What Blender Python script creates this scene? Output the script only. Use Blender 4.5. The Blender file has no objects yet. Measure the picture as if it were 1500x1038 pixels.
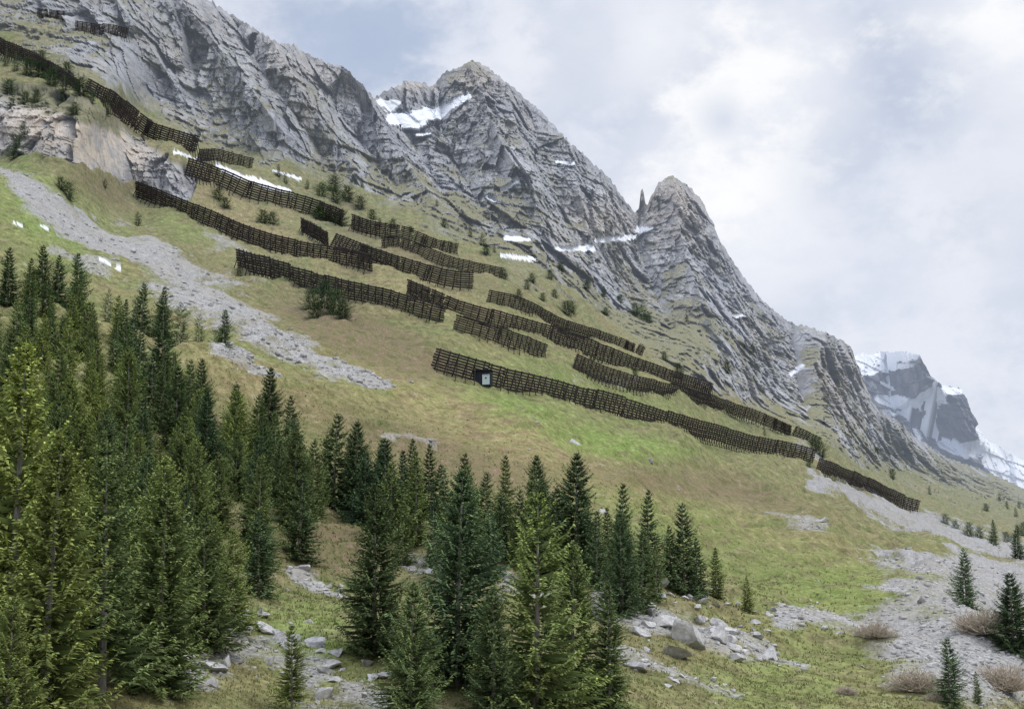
import bpy, math, random
import numpy as np
from mathutils import Vector, Matrix
random.seed(11)
rng = np.random.default_rng(11)
F, CX, CY = 2083.0, 750.0, 519.0
PITCH = math.atan(381 / 2083)
CP, SP = math.cos(PITCH), math.sin(PITCH)
scene = bpy.context.scene
COL = scene.collection

# ------------------------------------------------------------------ noise
PERM = rng.permutation(256).astype(np.int32)
PERM = np.concatenate([PERM, PERM])
GR = rng.normal(size=(256, 3)).astype(np.float32)
GR /= np.linalg.norm(GR, axis=1, keepdims=True)
JIT = rng.random((256, 3)).astype(np.float32)
TIL = rng.normal(size=(256, 3)).astype(np.float32)
OFF = (rng.random(256)-.5).astype(np.float32)
def pn(x, y, z):
    x = np.asarray(x, np.float32); y = np.asarray(y, np.float32); z = np.asarray(z, np.float32)
    xf = np.floor(x); yf = np.floor(y); zf = np.floor(z)
    xi = xf.astype(np.int32) & 255; yi = yf.astype(np.int32) & 255; zi = zf.astype(np.int32) & 255
    x = x - xf; y = y - yf; z = z - zf
    fu = x*x*x*(x*(x*6-15)+10); fv = y*y*y*(y*(y*6-15)+10); fw = z*z*z*(z*(z*6-15)+10)
    r = 0
    for dx in (0, 1):
        wx = fu if dx else 1-fu
        a = PERM[xi+dx]
        for dy in (0, 1):
            wy = fv if dy else 1-fv
            b = PERM[(a+yi+dy) & 255]
            for dz in (0, 1):
                wz = fw if dz else 1-fw
                g = GR[PERM[(b+zi+dz) & 255]]
                r = r + wx*wy*wz*(g[..., 0]*(x-dx)+g[..., 1]*(y-dy)+g[..., 2]*(z-dz))
    return r*1.6
def facet(x, y, z, tilt=.7):
    """broken rock: every cell is a tilted flat face; returns height and distance to the joint"""
    xf = np.floor(x).astype(np.float32); yf = np.floor(y).astype(np.float32); zf = np.floor(z).astype(np.float32)
    xi = xf.astype(np.int32); yi = yf.astype(np.int32); zi = zf.astype(np.int32)
    fx_, fy_, fz_ = (x-xf).astype(np.float32), (y-yf).astype(np.float32), (z-zf).astype(np.float32)
    F1 = np.full(x.shape, 9., np.float32); F2 = F1.copy(); LI = np.zeros(x.shape, np.float32)
    for dx in (-1, 0, 1):
        a = PERM[(xi+dx) & 255]
        for dy in (-1, 0, 1):
            b = PERM[(a+yi+dy) & 255]
            for dz in (-1, 0, 1):
                h = PERM[(b+zi+dz) & 255]
                ex, ey, ez = fx_-dx-JIT[h, 0], fy_-dy-JIT[h, 1], fz_-dz-JIT[h, 2]
                d = ex*ex+ey*ey+ez*ez
                c = d < F1
                F2 = np.where(c, F1, np.minimum(F2, d))
                LI = np.where(c, OFF[h]+tilt*(TIL[h, 0]*ex+TIL[h, 1]*ey+TIL[h, 2]*ez*.6), LI); F1 = np.where(c, d, F1)
    return LI, np.sqrt(F2)-np.sqrt(F1)
def fbm(x, y, z, o=3):
    r = 0; a = 1.0
    for k in range(o):
        f = 2.03**k
        r = r + a*pn(x*f+k*7.1, y*f, z*f); a *= .5
    return r
def ridge(x, y, z, o=1):
    r = 0; a = 1.0
    for k in range(o):
        f = 2.1**k
        r = r + a*(1-2*np.abs(pn(x*f+k*3.7, y*f, z*f))); a *= .5
    return r
def sstep(a, b, x):
    t = np.clip((x-a)/(b-a), 0, 1); return t*t*(3-2*t)

# ------------------------------------------------------------------ terrain layout
def unproj(u, v, D):
    xc = (u-CX)/F; yc = (CY-v)/F
    return D*xc, D*(CP-yc*SP), D*(SP+yc*CP)
def proj(X, Y, Z):
    d = Y*CP+Z*SP
    return CX+F*X/d, CY-F*(Z*CP-Y*SP)/d
CTRL = np.array([
(-400,1250,30),(0,1250,38),(750,1250,50),(1500,1250,75),(1900,1250,80),
(0,1038,58),(400,1038,68),(750,1038,75),(1100,1038,88),(1500,1038,110),
(-300,800,75),(0,800,88),(300,850,92),(430,840,105),(700,860,102),(950,900,105),(1100,910,118),(1300,900,145),(1500,890,185),
(0,600,125),(200,650,125),(400,680,142),(600,760,135),(800,800,135),(1000,800,160),(1200,800,205),(1350,830,215),(1500,830,310),
(0,450,185),(200,490,190),(330,530,185),(500,600,185),(650,620,200),(900,700,200),(1100,740,240),(1250,745,320),(1400,800,330),
(0,300,270),(150,380,260),(350,400,300),(500,450,275),(640,545,232),(800,572,245),(1000,630,285),(1180,680,345),(1340,755,430),(1500,790,560),
(0,225,325),(0,150,335),(150,262,335),(150,160,342),(270,295,360),(262,235,366),(0,100,380),(100,118,362),(200,285,366),(450,385,330),(545,405,322),(650,478,270),(800,525,280),
(500,335,400),(690,428,330),(735,410,370),(935,525,370),(860,500,350),(1000,580,340),(1195,660,390),
(280,225,415),(180,165,405),(500,290,440),(700,370,420),(900,470,445),(1100,590,465),(1300,690,560),(1500,750,700),
(0,0,430),(0,-150,480),(200,60,450),(310,5,500),(400,150,460),(540,140,520),(600,250,485),(700,300,470),
(690,95,590),(830,205,580),(780,330,490),(925,315,580),(850,380,500),(985,265,640),(1080,395,610),(1000,430,520),
(1210,490,640),(1150,550,530),(1300,605,680),(1350,650,760),(1500,715,1000),(1800,800,1500),(1250,620,570),(1400,710,720),
(-400,0,400),(-400,-200,430),(-400,300,230),(1900,900,300),(1900,1038,150)], float)
def tps_fit(pts, val, reg=.02):
    p = pts/500.0; n = len(p)
    r2 = ((p[:, None]-p[None])**2).sum(-1)
    K = .5*r2*np.log(r2+1e-9) + reg*np.eye(n)*.05
    P = np.hstack([np.ones((n, 1)), p])
    A = np.zeros((n+3, n+3)); A[:n, :n] = K; A[:n, n:] = P; A[n:, :n] = P.T
    return p, np.linalg.solve(A, np.concatenate([val, np.zeros(3)]))
TP, TW = tps_fit(CTRL[:, :2], np.log(CTRL[:, 2]))
gu = np.arange(-420, 1921, 12.0); gv = np.arange(-340, 1281, 12.0)
GU, GV = np.meshgrid(gu, gv, indexing='ij')
q = np.stack([GU.ravel(), GV.ravel()], 1)/500.0
r2 = ((q[:, None]-TP[None])**2).sum(-1)
LG = (.5*r2*np.log(r2+1e-9))@TW[:-3] + TW[-3] + q@TW[-2:]
LG = np.clip(LG.reshape(GU.shape), math.log(25), math.log(1900))
def bil(A, fi, fj):
    fi = np.clip(fi, 0, A.shape[0]-1.001); fj = np.clip(fj, 0, A.shape[1]-1.001)
    i = fi.astype(int); j = fj.astype(int); a = fi-i; b = fj-j
    if A.ndim == 3: a = a[..., None]; b = b[..., None]
    return A[i, j]*(1-a)*(1-b)+A[i+1, j]*a*(1-b)+A[i, j+1]*(1-a)*b+A[i+1, j+1]*a*b

crx = [-400,0,150,310,340,370,400,430,470,505,530,548,556,575,600,622,634,650,672,690,715,740,780,830,870,900,922,930,936,939,942,945,949,956,965,975,985,998,1012,1028,1050,1080,1110,1150,1180,1215,1245,1254,1264,1280,1300,1350,1400,1450,1500,1600,1900]
cry = [-320,-150,-70,2,20,40,58,66,88,100,122,143,136,124,117,122,128,108,98,88,99,116,150,200,238,268,298,308,306,278,276,298,300,282,268,260,256,266,275,290,340,390,430,466,474,488,508,530,555,585,603,645,672,692,713,760,860]
def crest(u):
    u = np.asarray(u, float)
    b = np.interp(u, crx, cry)
    z = np.zeros_like(u)
    w = np.clip(1-np.exp(-((u-941)/9)**2), 0, 1)*(1-.5*np.exp(-((u-990)/45)**2))*(1-.4*np.exp(-((u-690)/60)**2))
    n = 4.5*pn(u/38, z+3.3, z)+3*ridge(u/17, z+1.3, z)*.6+2.8*pn(u/7, z+9.3, z)+2.*pn(u/3.2, z+5, z)+2.*(np.floor(u/5+pn(u/9, z, z)) % 2)
    return b + n*w*np.interp(u, [1300, 1500], [1, .5])
VB = 1250.0
U = np.concatenate([np.arange(-400, -40, 6), np.arange(-40, 1540, 1.3), np.arange(1540, 1900, 6)])
NR = 860
T = np.linspace(0, 1, NR)
CJ = crest(U)                                  # the jagged crest
uf = np.arange(-500, 2001, 1.0); cfine = np.interp(uf, crx, cry); kk = np.exp(-(np.arange(-90, 91)/32.)**2); kk /= kk.sum()
csm = np.convolve(np.pad(cfine, 90, mode='edge'), kk, 'valid')
CR = np.interp(U, uf, csm)                     # the smooth one that lays out the rows
UU = np.repeat(U[:, None], NR, 1)
VV = CR[:, None] + (VB-CR[:, None])*T[None]
VV = VV + (CJ-CR)[:, None]*np.exp(-(VV-CR[:, None])/55.)
D = np.exp(bil(LG, (UU+420)/12, (VV+340)/12))
def seg_dist(u, v, pts, widths=None):
    best = np.full(u.shape, 1e9)
    for k in range(len(pts)-1):
        ax, ay = pts[k]; bx, by = pts[k+1]
        dx, dy = bx-ax, by-ay
        t = np.clip(((u-ax)*dx+(v-ay)*dy)/(dx*dx+dy*dy), 0, 1)
        d = np.hypot(u-ax-t*dx, v-ay-t*dy)
        if widths: d = d/(widths[k]*(1-t)+widths[k+1]*t)
        best = np.minimum(best, d)
    return best
# big spurs and gullies of the rock wall (positive = stands out)
SPURS = [([(690,95),(730,200),(800,330)],.06,50),([(640,110),(650,200),(700,300)],-.045,30),([(830,205),(850,300),(880,400)],.04,35),
 ([(985,262),(1000,340),(1030,450),(1090,560)],.07,40),([(935,310),(940,380),(980,480)],-.055,30),([(1080,395),(1120,480),(1150,580)],-.04,28),
 ([(1210,488),(1190,540),(1230,640)],.06,32),([(1160,475),(1165,540),(1180,620)],-.055,22),([(1260,540),(1280,620),(1340,690)],-.03,22),
 ([(520,100),(570,200),(640,300)],.05,38),([(400,60),(450,150),(520,250)],.035,32),([(460,90),(500,170),(580,270)],-.035,24),
 ([(250,-20),(330,80),(420,200)],.035,36),([(330,10),(390,110),(470,220)],-.035,24),([(556,140),(600,200),(650,280)],-.04,22),
 ([(780,150),(790,230),(830,320)],-.03,18),([(740,116),(760,200),(790,280)],.03,20),([(880,250),(890,330)],.03,16),([(1050,340),(1070,430),(1110,520)],.03,18),([(130,-60),(200,40),(260,130)],.03,26)]
for pts, a, w in SPURS:
    d = seg_dist(UU, VV, pts)
    D *= 1-a*np.exp(-(d/w))
X, Y, Z = [a.astype(np.float32) for a in unproj(UU, VV, D)]
n1 = fbm(X/6, Y/6, Z/6, 3); n2 = fbm(X/22, Y/22, Z/22, 3); n3 = pn(X/1.5, Y/1.5, Z/1.5)
edge = np.interp(UU, [-400,0,150,290,400,500,600,700,800,900,1000,1100,1200,1300,1400,1500,1900],
                 [-150,50,130,215,240,280,318,372,415,475,550,600,650,692,725,745,900])
nE = fbm(X/32, Y/32, Z/22, 4)
nF = fbm(X/7, Y/7, Z/5, 3)
rock = sstep(-12, 22, (edge-VV)+nE*24+nF*12)
# pale outcrop below the top fence line on the left
oc = seg_dist(UU, VV, [(-60,175),(40,178),(130,205),(200,238),(268,272)], [38,48,42,30,20])
ocm = sstep(1.12, .92, oc+nE*.10+nF*.10)
rock = np.maximum(rock, ocm)
SNOW = [([(575,174),(605,174),(640,167),(665,150),(687,141)],[8,12,9,7,4]),([(556,148),(570,155),(585,150)],[4,8,3]),([(590,185),(615,182)],[4,3]),
  ([(318,243),(345,256),(392,272),(425,280)],[2.5,4,4.5,2]),([(255,222),(300,238)],[1.5,1.5]),([(875,352),(930,347)],[4,4]),([(935,338),(955,334)],[6,3]),([(815,364),(868,364)],[3,4]),([(735,374),(780,380)],[3,4]),
  ([(742,350),(775,350)],[4,3]),([(736,278),(758,266)],[3,2]),([(716,288),(724,294)],[3,2]),([(815,237),(840,240)],[2,2]),([(1160,548),(1175,536)],[3,4]),([(145,380),(175,393)],[2.2,2.8]),([(20,325),(34,331)],[2.2,1.8]),([(60,331),(70,334)],[2,2]),([(610,197),(630,196)],[2,2]),([(1080,465),(1090,462)],[2,2]),([(400,250),(440,262)],[1.5,1.5])]
def snowmask(uu, vv):
    r = np.zeros_like(uu)
    for pts, ws in SNOW:
        r = np.maximum(r, sstep(1.1, .94, seg_dist(uu, vv, pts, ws)+.5*n1+.2*n2+.25*n3))
    return r
snow = snowmask(UU, VV)
rm = rock > .01
x, y, z, w = X[rm], Y[rm], Z[rm], rock[rm]
wx, wy = .8*pn(x/6, y/6, z/9), .8*pn(x/6+9, y/6, z/9)
ocw = ocm[rm]
hA, cA = facet((x+wx)/13+.10*z/13, (y+wy)/26, z/36)
hB, cB = facet((x+wx)/5.0+.12*z/5.0, (y+wy)/11, (z+wx)/12)
hC, cC = facet((x+wx)/2.2+.1*z/2.2, (y+wy)/4.5, (z+wy)/3.6)
hD, cD = facet(x/1.1, y/2.2, z/1.5)
cr1 = np.abs(pn((x+wx)/15+5+.10*z/15, y/40, z/90)); cr2 = np.abs(pn((x+wx)/6+3+.10*z/6, y/18, z/50))
big = 5*ridge(x/40, y/80, z/140) - 6*cr1 - 3*cr2
s1 = (z+.16*x)/9+.5*pn(x/45, y/45, z/45); s2 = (z+.16*x)/3.4+.5*pn(x/20, y/20, z/20)
blk = sstep(-.3, .3, pn(x/30+9, y/30, z/30))
d = big*(1-.85*ocw)+hA*6.5*(1-.3*ocw)+hB*(3.6+1.2*ocw)+hC*(1.7+.4*ocw)+hD*.55
d += (1.9*(.5-(s1 % 1))+1.0*(.5-(s2 % 1)))*(.35+.65*blk)
cf = np.clip((VV-CJ[:, None])[rm]/25, .2, 1)
dep = np.clip(D[rm]/500, .75, 1.5)
d *= w*cf*dep*(1-.8*snow[rm])
X[rm] += .06*d; Y[rm] += -.955*d; Z[rm] += -.24*d
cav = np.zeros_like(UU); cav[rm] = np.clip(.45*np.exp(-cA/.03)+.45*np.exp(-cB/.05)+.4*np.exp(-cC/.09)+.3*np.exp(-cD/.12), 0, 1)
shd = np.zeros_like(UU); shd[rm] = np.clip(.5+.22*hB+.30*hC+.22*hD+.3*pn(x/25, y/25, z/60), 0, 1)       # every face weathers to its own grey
g = 1-rock
bump = (.9*pn(X/14, Y/14, Z/14)+.5*pn(X/4.5, Y/4.5, Z/4.5)+.2*pn(X/1.6, Y/1.6, Z/1.6))+1.3*ridge(X/26, Y/60, Z/26)
Z += (g*bump*np.clip(D/110, .5, 1.5)).astype(np.float32)
# terracettes along the contour of the grass
Z += (g*.34*np.sin(Z*2.9+2.6*pn(X/11, Y/11, Z/11))*sstep(60, 140, D)*sstep(-.4, .2, pn(X/30, Y/30, Z/30))).astype(np.float32)
U2, V2 = proj(X, Y, Z)
snow = snowmask(U2, V2)
# masks
def blob(cx, cy, rx, ry, a=0):
    c, s = math.cos(math.radians(a)), math.sin(math.radians(a))
    p = ((U2-cx)*c+(V2-cy)*s)/rx; r = (-(U2-cx)*s+(V2-cy)*c)/ry
    return np.exp(-(p*p+r*r))
def band(pts, ws, k=.35):
    return sstep(1.5, .1, seg_dist(UU, VV, pts, ws)+k*n1*1.4+.8*n2+.3*n3)
scree = band([(-60,215),(20,270),(90,315),(160,350),(240,395),(320,450),(400,505),(470,548),(565,580)], [12,12,17,23,32,32,25,17,8])
scree = np.maximum(scree, band([(1185,708),(1260,733),(1340,768),(1420,800),(1520,832)], [8,14,18,20,20]))
scree = np.maximum(scree, .8*band([(1125,757),(1165,770),(1212,790)], [8,12,6]))
scree = np.maximum(scree, band([(1150,922),(1230,920),(1330,925),(1420,945),(1520,965)], [18,38,74,92,86], .2))
scree = np.maximum(scree, band([(1350,850),(1420,845),(1520,860)], [30,52,50], .2))
for pts, ws, m in [([(250,1000),(380,965),(480,1000),(560,1045)],[24,32,30,20],.75),([(430,840),(500,872)],[12,10],.7),([(600,835),(700,845),(790,885)],[13,13,13],.6),
  ([(880,895),(960,915),(1080,945),(1180,985)],[12,14,12,9],.65),([(900,965),(990,1010),(1080,1045)],[7,8,8],.5),([(330,540),(400,565)],[18,14],.7),
  ([(300,350),(360,380)],[10,6],.5),([(560,640),(640,650)],[3,4],.5),([(80,380),(170,400)],[9,6],.5),([(1170,660),(1230,700)],[8,8],.5),([(840,560),(930,570)],[5,5],.3)]:
    scree = np.maximum(scree, m*band(pts, ws, .6))
green = 1.4*blob(890,652,130,18,6)+.9*blob(730,590,140,20,12)+.8*blob(60,310,110,60,35)+.5*blob(250,330,60,30,30)+.6*blob(430,910,80,60)+.7*blob(1230,860,120,40)+.6*blob(1130,990,150,50)+.55*blob(1000,770,240,45,18)+.6*blob(470,950,60,60)+.45*blob(560,560,100,30,20)+.45*blob(850,560,200,20,15)+.1
brown = 1.1*blob(555,505,120,34,20)+.8*blob(500,480,120,25,20)+.9*blob(480,800,90,50)+.8*blob(610,660,160,30,20)+.5*blob(270,370,60,18,25)+.7*blob(950,705,140,18,10)+.7*blob(700,820,120,40)+.6*blob(150,280,80,20,30)+.5*blob(760,700,160,30,22)+.5*blob(200,800,220,150)+.6*blob(950,960,120,40)+.5*blob(330,640,120,60)+.6*blob(1100,720,120,24,20)+.5*blob(620,380,160,20,20)+.25*blob(1150,830,160,30,15)+.2
dry = 1.0*blob(640,585,150,22,22)+.8*blob(380,560,120,25,25)+.9*blob(720,640,160,26,20)+.7*blob(200,240,80,40,30)+.6*blob(1050,560,120,20,25)+.6*blob(600,420,200,20,20)+.4*blob(1000,740,260,30,15)+.4*blob(1050,950,120,40)+.7*blob(330,300,120,30,25)+.22
warm = 1.1*blob(160,215,70,44)+.8*blob(60,180,80,40)+.5*blob(985,300,45,60)+.5*blob(600,125,30,14)+.35*blob(880,330,60,40)+.3*blob(1230,560,60,60)+.3*blob(400,60,80,30,30)+.25*blob(700,110,50,30)+.06
# upward facing ledges of the rock carry olive turf
PP = np.stack([X, Y, Z], -1)
dXu = np.gradient(PP, axis=0); dXv = np.gradient(PP, axis=1)
N = np.cross(dXv, dXu); N /= np.linalg.norm(N, axis=-1, keepdims=True)+1e-9
nz = np.abs(N[..., 2])
far = np.clip((edge-VV)/200, 0, 1)
turf = sstep(.50, .74, nz+.34*n2+.10*n1+.18*nE-.36*far)*(1-ocm)*(1-.55*far)
turf = np.maximum(turf, ocm*sstep(150, 132, VV-UU*.30+n1*10))
turfm = rock*turf
rockf = rock*(1-turf*.85)
del dXu, dXv, PP

def grid_mesh(name, P, masks, mat, smooth=True):
    ni, nj = P.shape[:2]
    me = bpy.data.meshes.new(name)
    me.vertices.add(ni*nj); me.vertices.foreach_set('co', P.reshape(-1).astype(np.float32))
    idx = np.arange(ni*nj).reshape(ni, nj)
    qd = np.stack([idx[:-1, :-1], idx[:-1, 1:], idx[1:, 1:], idx[1:, :-1]], -1).reshape(-1)
    nf = len(qd)//4
    me.loops.add(nf*4); me.loops.foreach_set('vertex_index', qd.astype(np.int32))
    me.polygons.add(nf); me.polygons.foreach_set('loop_start', (np.arange(nf)*4).astype(np.int32))
    me.update(calc_edges=True)
    for k, (nm, arr) in enumerate(masks.items()):
        a = me.attributes.new(nm, 'FLOAT_COLOR', 'POINT')
        c = np.ones((ni*nj, 4), np.float32); c[:, :arr.shape[-1]] = arr.reshape(-1, arr.shape[-1])
        a.data.foreach_set('color', c.reshape(-1))
    if smooth: me.shade_smooth()
    me.materials.append(mat)
    o = bpy.data.objects.new(name, me); COL.objects.link(o)
    return o

# ------------------------------------------------------------------ materials
class NT:
    def __init__(s, name):
        s.m = bpy.data.materials.new(name); s.m.use_nodes = True
        s.t = s.m.node_tree; s.t.nodes.clear()
        s.out = s.t.nodes.new('ShaderNodeOutputMaterial')
        s.pos = s.t.nodes.new('ShaderNodeNewGeometry').outputs['Position']
    def n(s, ty, **k):
        nd = s.t.nodes.new(ty)
        for a, b in k.items(): setattr(nd, a, b)
        return nd
    def L(s, a, b): s.t.links.new(a, b)
    def put(s, sock, v):
        if isinstance(v, bpy.types.NodeSocket): s.L(v, sock)
        else: sock.default_value = v
    def noise(s, scale, detail=4, vec=None, rough=.6, dist=0):
        nd = s.n('ShaderNodeTexNoise'); nd.inputs['Scale'].default_value = scale; nd.inputs['Detail'].default_value = detail
        nd.inputs['Roughness'].default_value = rough; nd.inputs['Distortion'].default_value = dist
        s.L(vec if vec is not None else s.pos, nd.inputs['Vector']); return nd.outputs['Fac']
    def scaled(s, sx, sy, sz, rot=(0, 0, 0), vec=None):
        nd = s.n('ShaderNodeMapping'); nd.inputs['Scale'].default_value = (sx, sy, sz); nd.inputs['Rotation'].default_value = rot
        s.L(vec if vec is not None else s.pos, nd.inputs['Vector']); return nd.outputs['Vector']
    def mr(s, v, a, b, c=0., d=1.):
        nd = s.n('ShaderNodeMapRange'); s.L(v, nd.inputs[0])
        for k, t in enumerate((a, b, c, d)): nd.inputs[k+1].default_value = t
        return nd.outputs[0]
    def mix(s, f, a, b):
        nd = s.n('ShaderNodeMix', data_type='RGBA'); s.put(nd.inputs[0], f)
        s.put(nd.inputs[6], (*a, 1) if isinstance(a, tuple) else a); s.put(nd.inputs[7], (*b, 1) if isinstance(b, tuple) else b)
        return nd.outputs[2]
    def mul(s, col, f):
        nd = s.n('ShaderNodeVectorMath', operation='SCALE'); s.L(col, nd.inputs[0]); s.put(nd.inputs['Scale'], f); return nd.outputs[0]
    def math(s, op, a, b=0.):
        nd = s.n('ShaderNodeMath', operation=op); s.put(nd.inputs[0], a); s.put(nd.inputs[1], b); return nd.outputs[0]
    def attr(s, nm):
        a = s.n('ShaderNodeAttribute'); a.attribute_name = nm
        sp = s.n('ShaderNodeSeparateColor'); s.L(a.outputs['Color'], sp.inputs[0]); return sp.outputs
    def finish(s, col, rough=.9, bump=None, bstr=.5, bdist=.3, haze=0):
        if rough < .75:
            b = s.n('ShaderNodeBsdfPrincipled'); b.inputs['Specular IOR Level'].default_value = .3; b.inputs['Roughness'].default_value = rough; cs = b.inputs['Base Color']
        else:
            b = s.n('ShaderNodeBsdfDiffuse'); cs = b.inputs[0]
        s.put(cs, (*col, 1) if isinstance(col, tuple) else col)
        if bump is not None:
            bp = s.n('ShaderNodeBump'); bp.inputs['Strength'].default_value = bstr; bp.inputs['Distance'].default_value = bdist
            s.L(bump, bp.inputs['Height']); s.L(bp.outputs[0], b.inputs['Normal'])
        sh = b.outputs[0]
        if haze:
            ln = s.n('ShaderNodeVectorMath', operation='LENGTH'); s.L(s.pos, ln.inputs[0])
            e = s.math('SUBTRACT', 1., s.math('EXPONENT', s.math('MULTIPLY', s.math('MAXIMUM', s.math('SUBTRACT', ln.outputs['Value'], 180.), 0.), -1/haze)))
            em = s.n('ShaderNodeEmission'); em.inputs[0].default_value = (.50, .58, .74, 1)  # aerial haze painted into the material: blue glow mixed in with distance
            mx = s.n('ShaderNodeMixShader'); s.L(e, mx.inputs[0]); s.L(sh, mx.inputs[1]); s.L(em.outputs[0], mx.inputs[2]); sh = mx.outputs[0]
        s.L(sh, s.out.inputs[0]); return s.m

s = NT('alpine_ground')
mk = s.attr('mask'); tn = s.attr('tone'); t2 = s.attr('tone2'); t3 = s.attr('face')
c = s.noise(.035, 3); f = s.noise(.8, 4, s.scaled(1, 1, .5), .8)
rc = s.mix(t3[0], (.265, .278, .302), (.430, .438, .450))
rc = s.mix(s.mr(c, .48, .68, 0, .5), rc, (.36, .33, .28))
rc = s.mix(s.math('MULTIPLY', s.mr(t3[0], .2, .55, .35, 1.), t2[0]), rc, (.58, .50, .405))
rc = s.mul(rc, s.mr(f, .36, .50, .76, 1.)); rc = s.mul(rc, s.mr(f, .5, .75, 1., 1.18))
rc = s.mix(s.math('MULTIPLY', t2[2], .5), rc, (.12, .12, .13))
g1 = s.noise(.09, 4); g2 = s.noise(.7, 4, None, .78); g3 = s.noise(3.2, 3, None, .8); g4 = s.noise(.25, 4, s.scaled(1, 1, 3.))
gc = s.mix(s.mr(g1, .38, .62), (.225, .205, .10), (.155, .185, .072))
gc = s.mix(s.math('MULTIPLY', tn[0], s.mr(g4, .3, .6, .4, 1.)), gc, (.175, .30, .06))
gc = s.mix(s.math('MULTIPLY', t2[1], s.mr(g4, .3, .6)), gc, (.33, .265, .135))
gc = s.mix(s.math('MULTIPLY', tn[1], s.mr(g2, .35, .58)), gc, (.175, .13, .085))
gc = s.mix(s.mr(g4, .49, .60, 0, .55), gc, (.165, .14, .085))
gc = s.mul(gc, s.mr(g2, .32, .68, .52, 1.40)); gc = s.mul(gc, s.mr(g3, .3, .7, .68, 1.32))
gc = s.mix(s.mr(g2, .66, .71, 0, .6), gc, (.38, .37, .35))
sc = s.mix(s.mr(g3, .3, .7), (.20, .195, .19), (.46, .45, .43)); sc = s.mul(sc, s.mr(g2, .3, .7, .72, 1.15))
sc = s.mix(s.mr(g1, .45, .65, 0, .5), sc, (.29, .265, .215))
tf = s.mix(s.mr(g2, .35, .65), (.14, .145, .085), (.27, .245, .145))
col = s.mix(mk[0], gc, rc)
col = s.mix(tn[2], col, tf)
col = s.mix(s.mr(s.math('ADD', mk[1], s.math('MULTIPLY', s.math('ADD', g2, g3), .55)), .70, 1.22), col, sc)
col = s.mix(mk[2], col, (.80, .82, .86))
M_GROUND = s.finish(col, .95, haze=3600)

P = np.stack([X, Y, Z], -1)
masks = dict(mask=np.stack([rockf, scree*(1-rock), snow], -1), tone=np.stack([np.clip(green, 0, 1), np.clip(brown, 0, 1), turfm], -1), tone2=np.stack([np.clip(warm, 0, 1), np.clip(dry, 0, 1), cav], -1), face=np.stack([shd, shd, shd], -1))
# the far side of the crest falls away behind it
back = [P[:, :1]]
for k in range(1, 9):
    back.insert(0, P[:, :1]+np.array([0, 22*k, -26*k], np.float32)+6*pn(P[:, :1, 0]/20, P[:, :1, 0]*0+k, P[:, :1, 2]/20)[..., None])
PB = np.concatenate(back[:-1]+[P], 1)
for k in masks:
    m = masks[k]; masks[k] = np.concatenate([np.repeat(m[:, :1], 8, 1), m], 1)
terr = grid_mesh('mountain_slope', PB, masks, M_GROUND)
terr['kind'] = 'structure'
rq = np.concatenate([np.ones((len(U), 8)), rockf], 1); rq = (rq[:-1, :-1] > .5)
terr.data.polygons.foreach_set('use_smooth', (~rq).reshape(-1))
SCR = scree*(1-rock); RK = rock
def idx_of(u, v):
    fi = np.interp(u, U, np.arange(len(U))); c = np.interp(u, U, CR)
    return fi, (np.asarray(v, float)-c)/(VB-c)*(NR-1)
def ground(u, v):
    fi, fj = idx_of(np.atleast_1d(u), np.atleast_1d(v)); return bil(P, fi, fj)
def g1p(u, v): return Vector([float(t) for t in ground(u, v)[0]])
def depth(p): return p[1]*CP+p[2]*SP

# ------------------------------------------------------------------ far peaks
s = NT('far_rock_and_snow')
mk = s.attr('mask'); fb = s.noise(.02, 4, None, .7)
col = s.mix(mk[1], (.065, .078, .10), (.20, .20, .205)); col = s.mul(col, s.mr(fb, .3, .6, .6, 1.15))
col = s.mix(s.mr(fb, .55, .7, 0, .4), col, (.24, .20, .16))
col = s.mix(mk[0], col, (.86, .88, .92))
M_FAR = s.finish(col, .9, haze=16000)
fx = [1150,1225,1245,1262,1285,1300,1330,1347,1356,1362,1380,1392,1408,1418,1428,1445,1470,1500,1560,1700]
fy = [560,535,521,517,516,512,515,518,535,548,562,564,568,590,622,640,655,672,700,760]
Uf = np.arange(1150, 1700, 1.0); nf = 320
n0 = np.zeros_like(Uf)
cf = np.interp(Uf, fx, fy)+3*pn(Uf/16, n0+2, n0)+2.2*ridge(Uf/7, n0+4, n0)+1.4*pn(Uf/3, n0, n0)
uu = np.repeat(Uf[:, None], nf, 1); vv = cf[:, None]+(900-cf[:, None])*np.linspace(0, 1, nf)[None]**1.3
dd = 6200-2.2*(vv-cf[:, None])-300*np.exp(-seg_dist(uu, vv, [(1350,520),(1420,640)])/30)+300*np.exp(-seg_dist(uu, vv, [(1290,515),(1310,600),(1400,660)])/22)
fX, fY, fZ = [a.astype(np.float32) for a in unproj(uu, vv, dd)]
h1, c1 = facet(fX/80, fY/90, fZ/240); h2, c2 = facet(fX/28, fY/32, fZ/60)
dr = 70*ridge(fX/330, fY/330, fZ/600)+45*h1+26*h2+26*(.5-((fZ+.25*fX)/70) % 1)
dr *= np.clip((vv-cf[:, None])/15, .1, 1)
uq, vq = proj(fX, fY, fZ)
nn = fbm(fX/110, fY/110, fZ/60, 4)
fs = np.zeros_like(uq)
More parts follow.
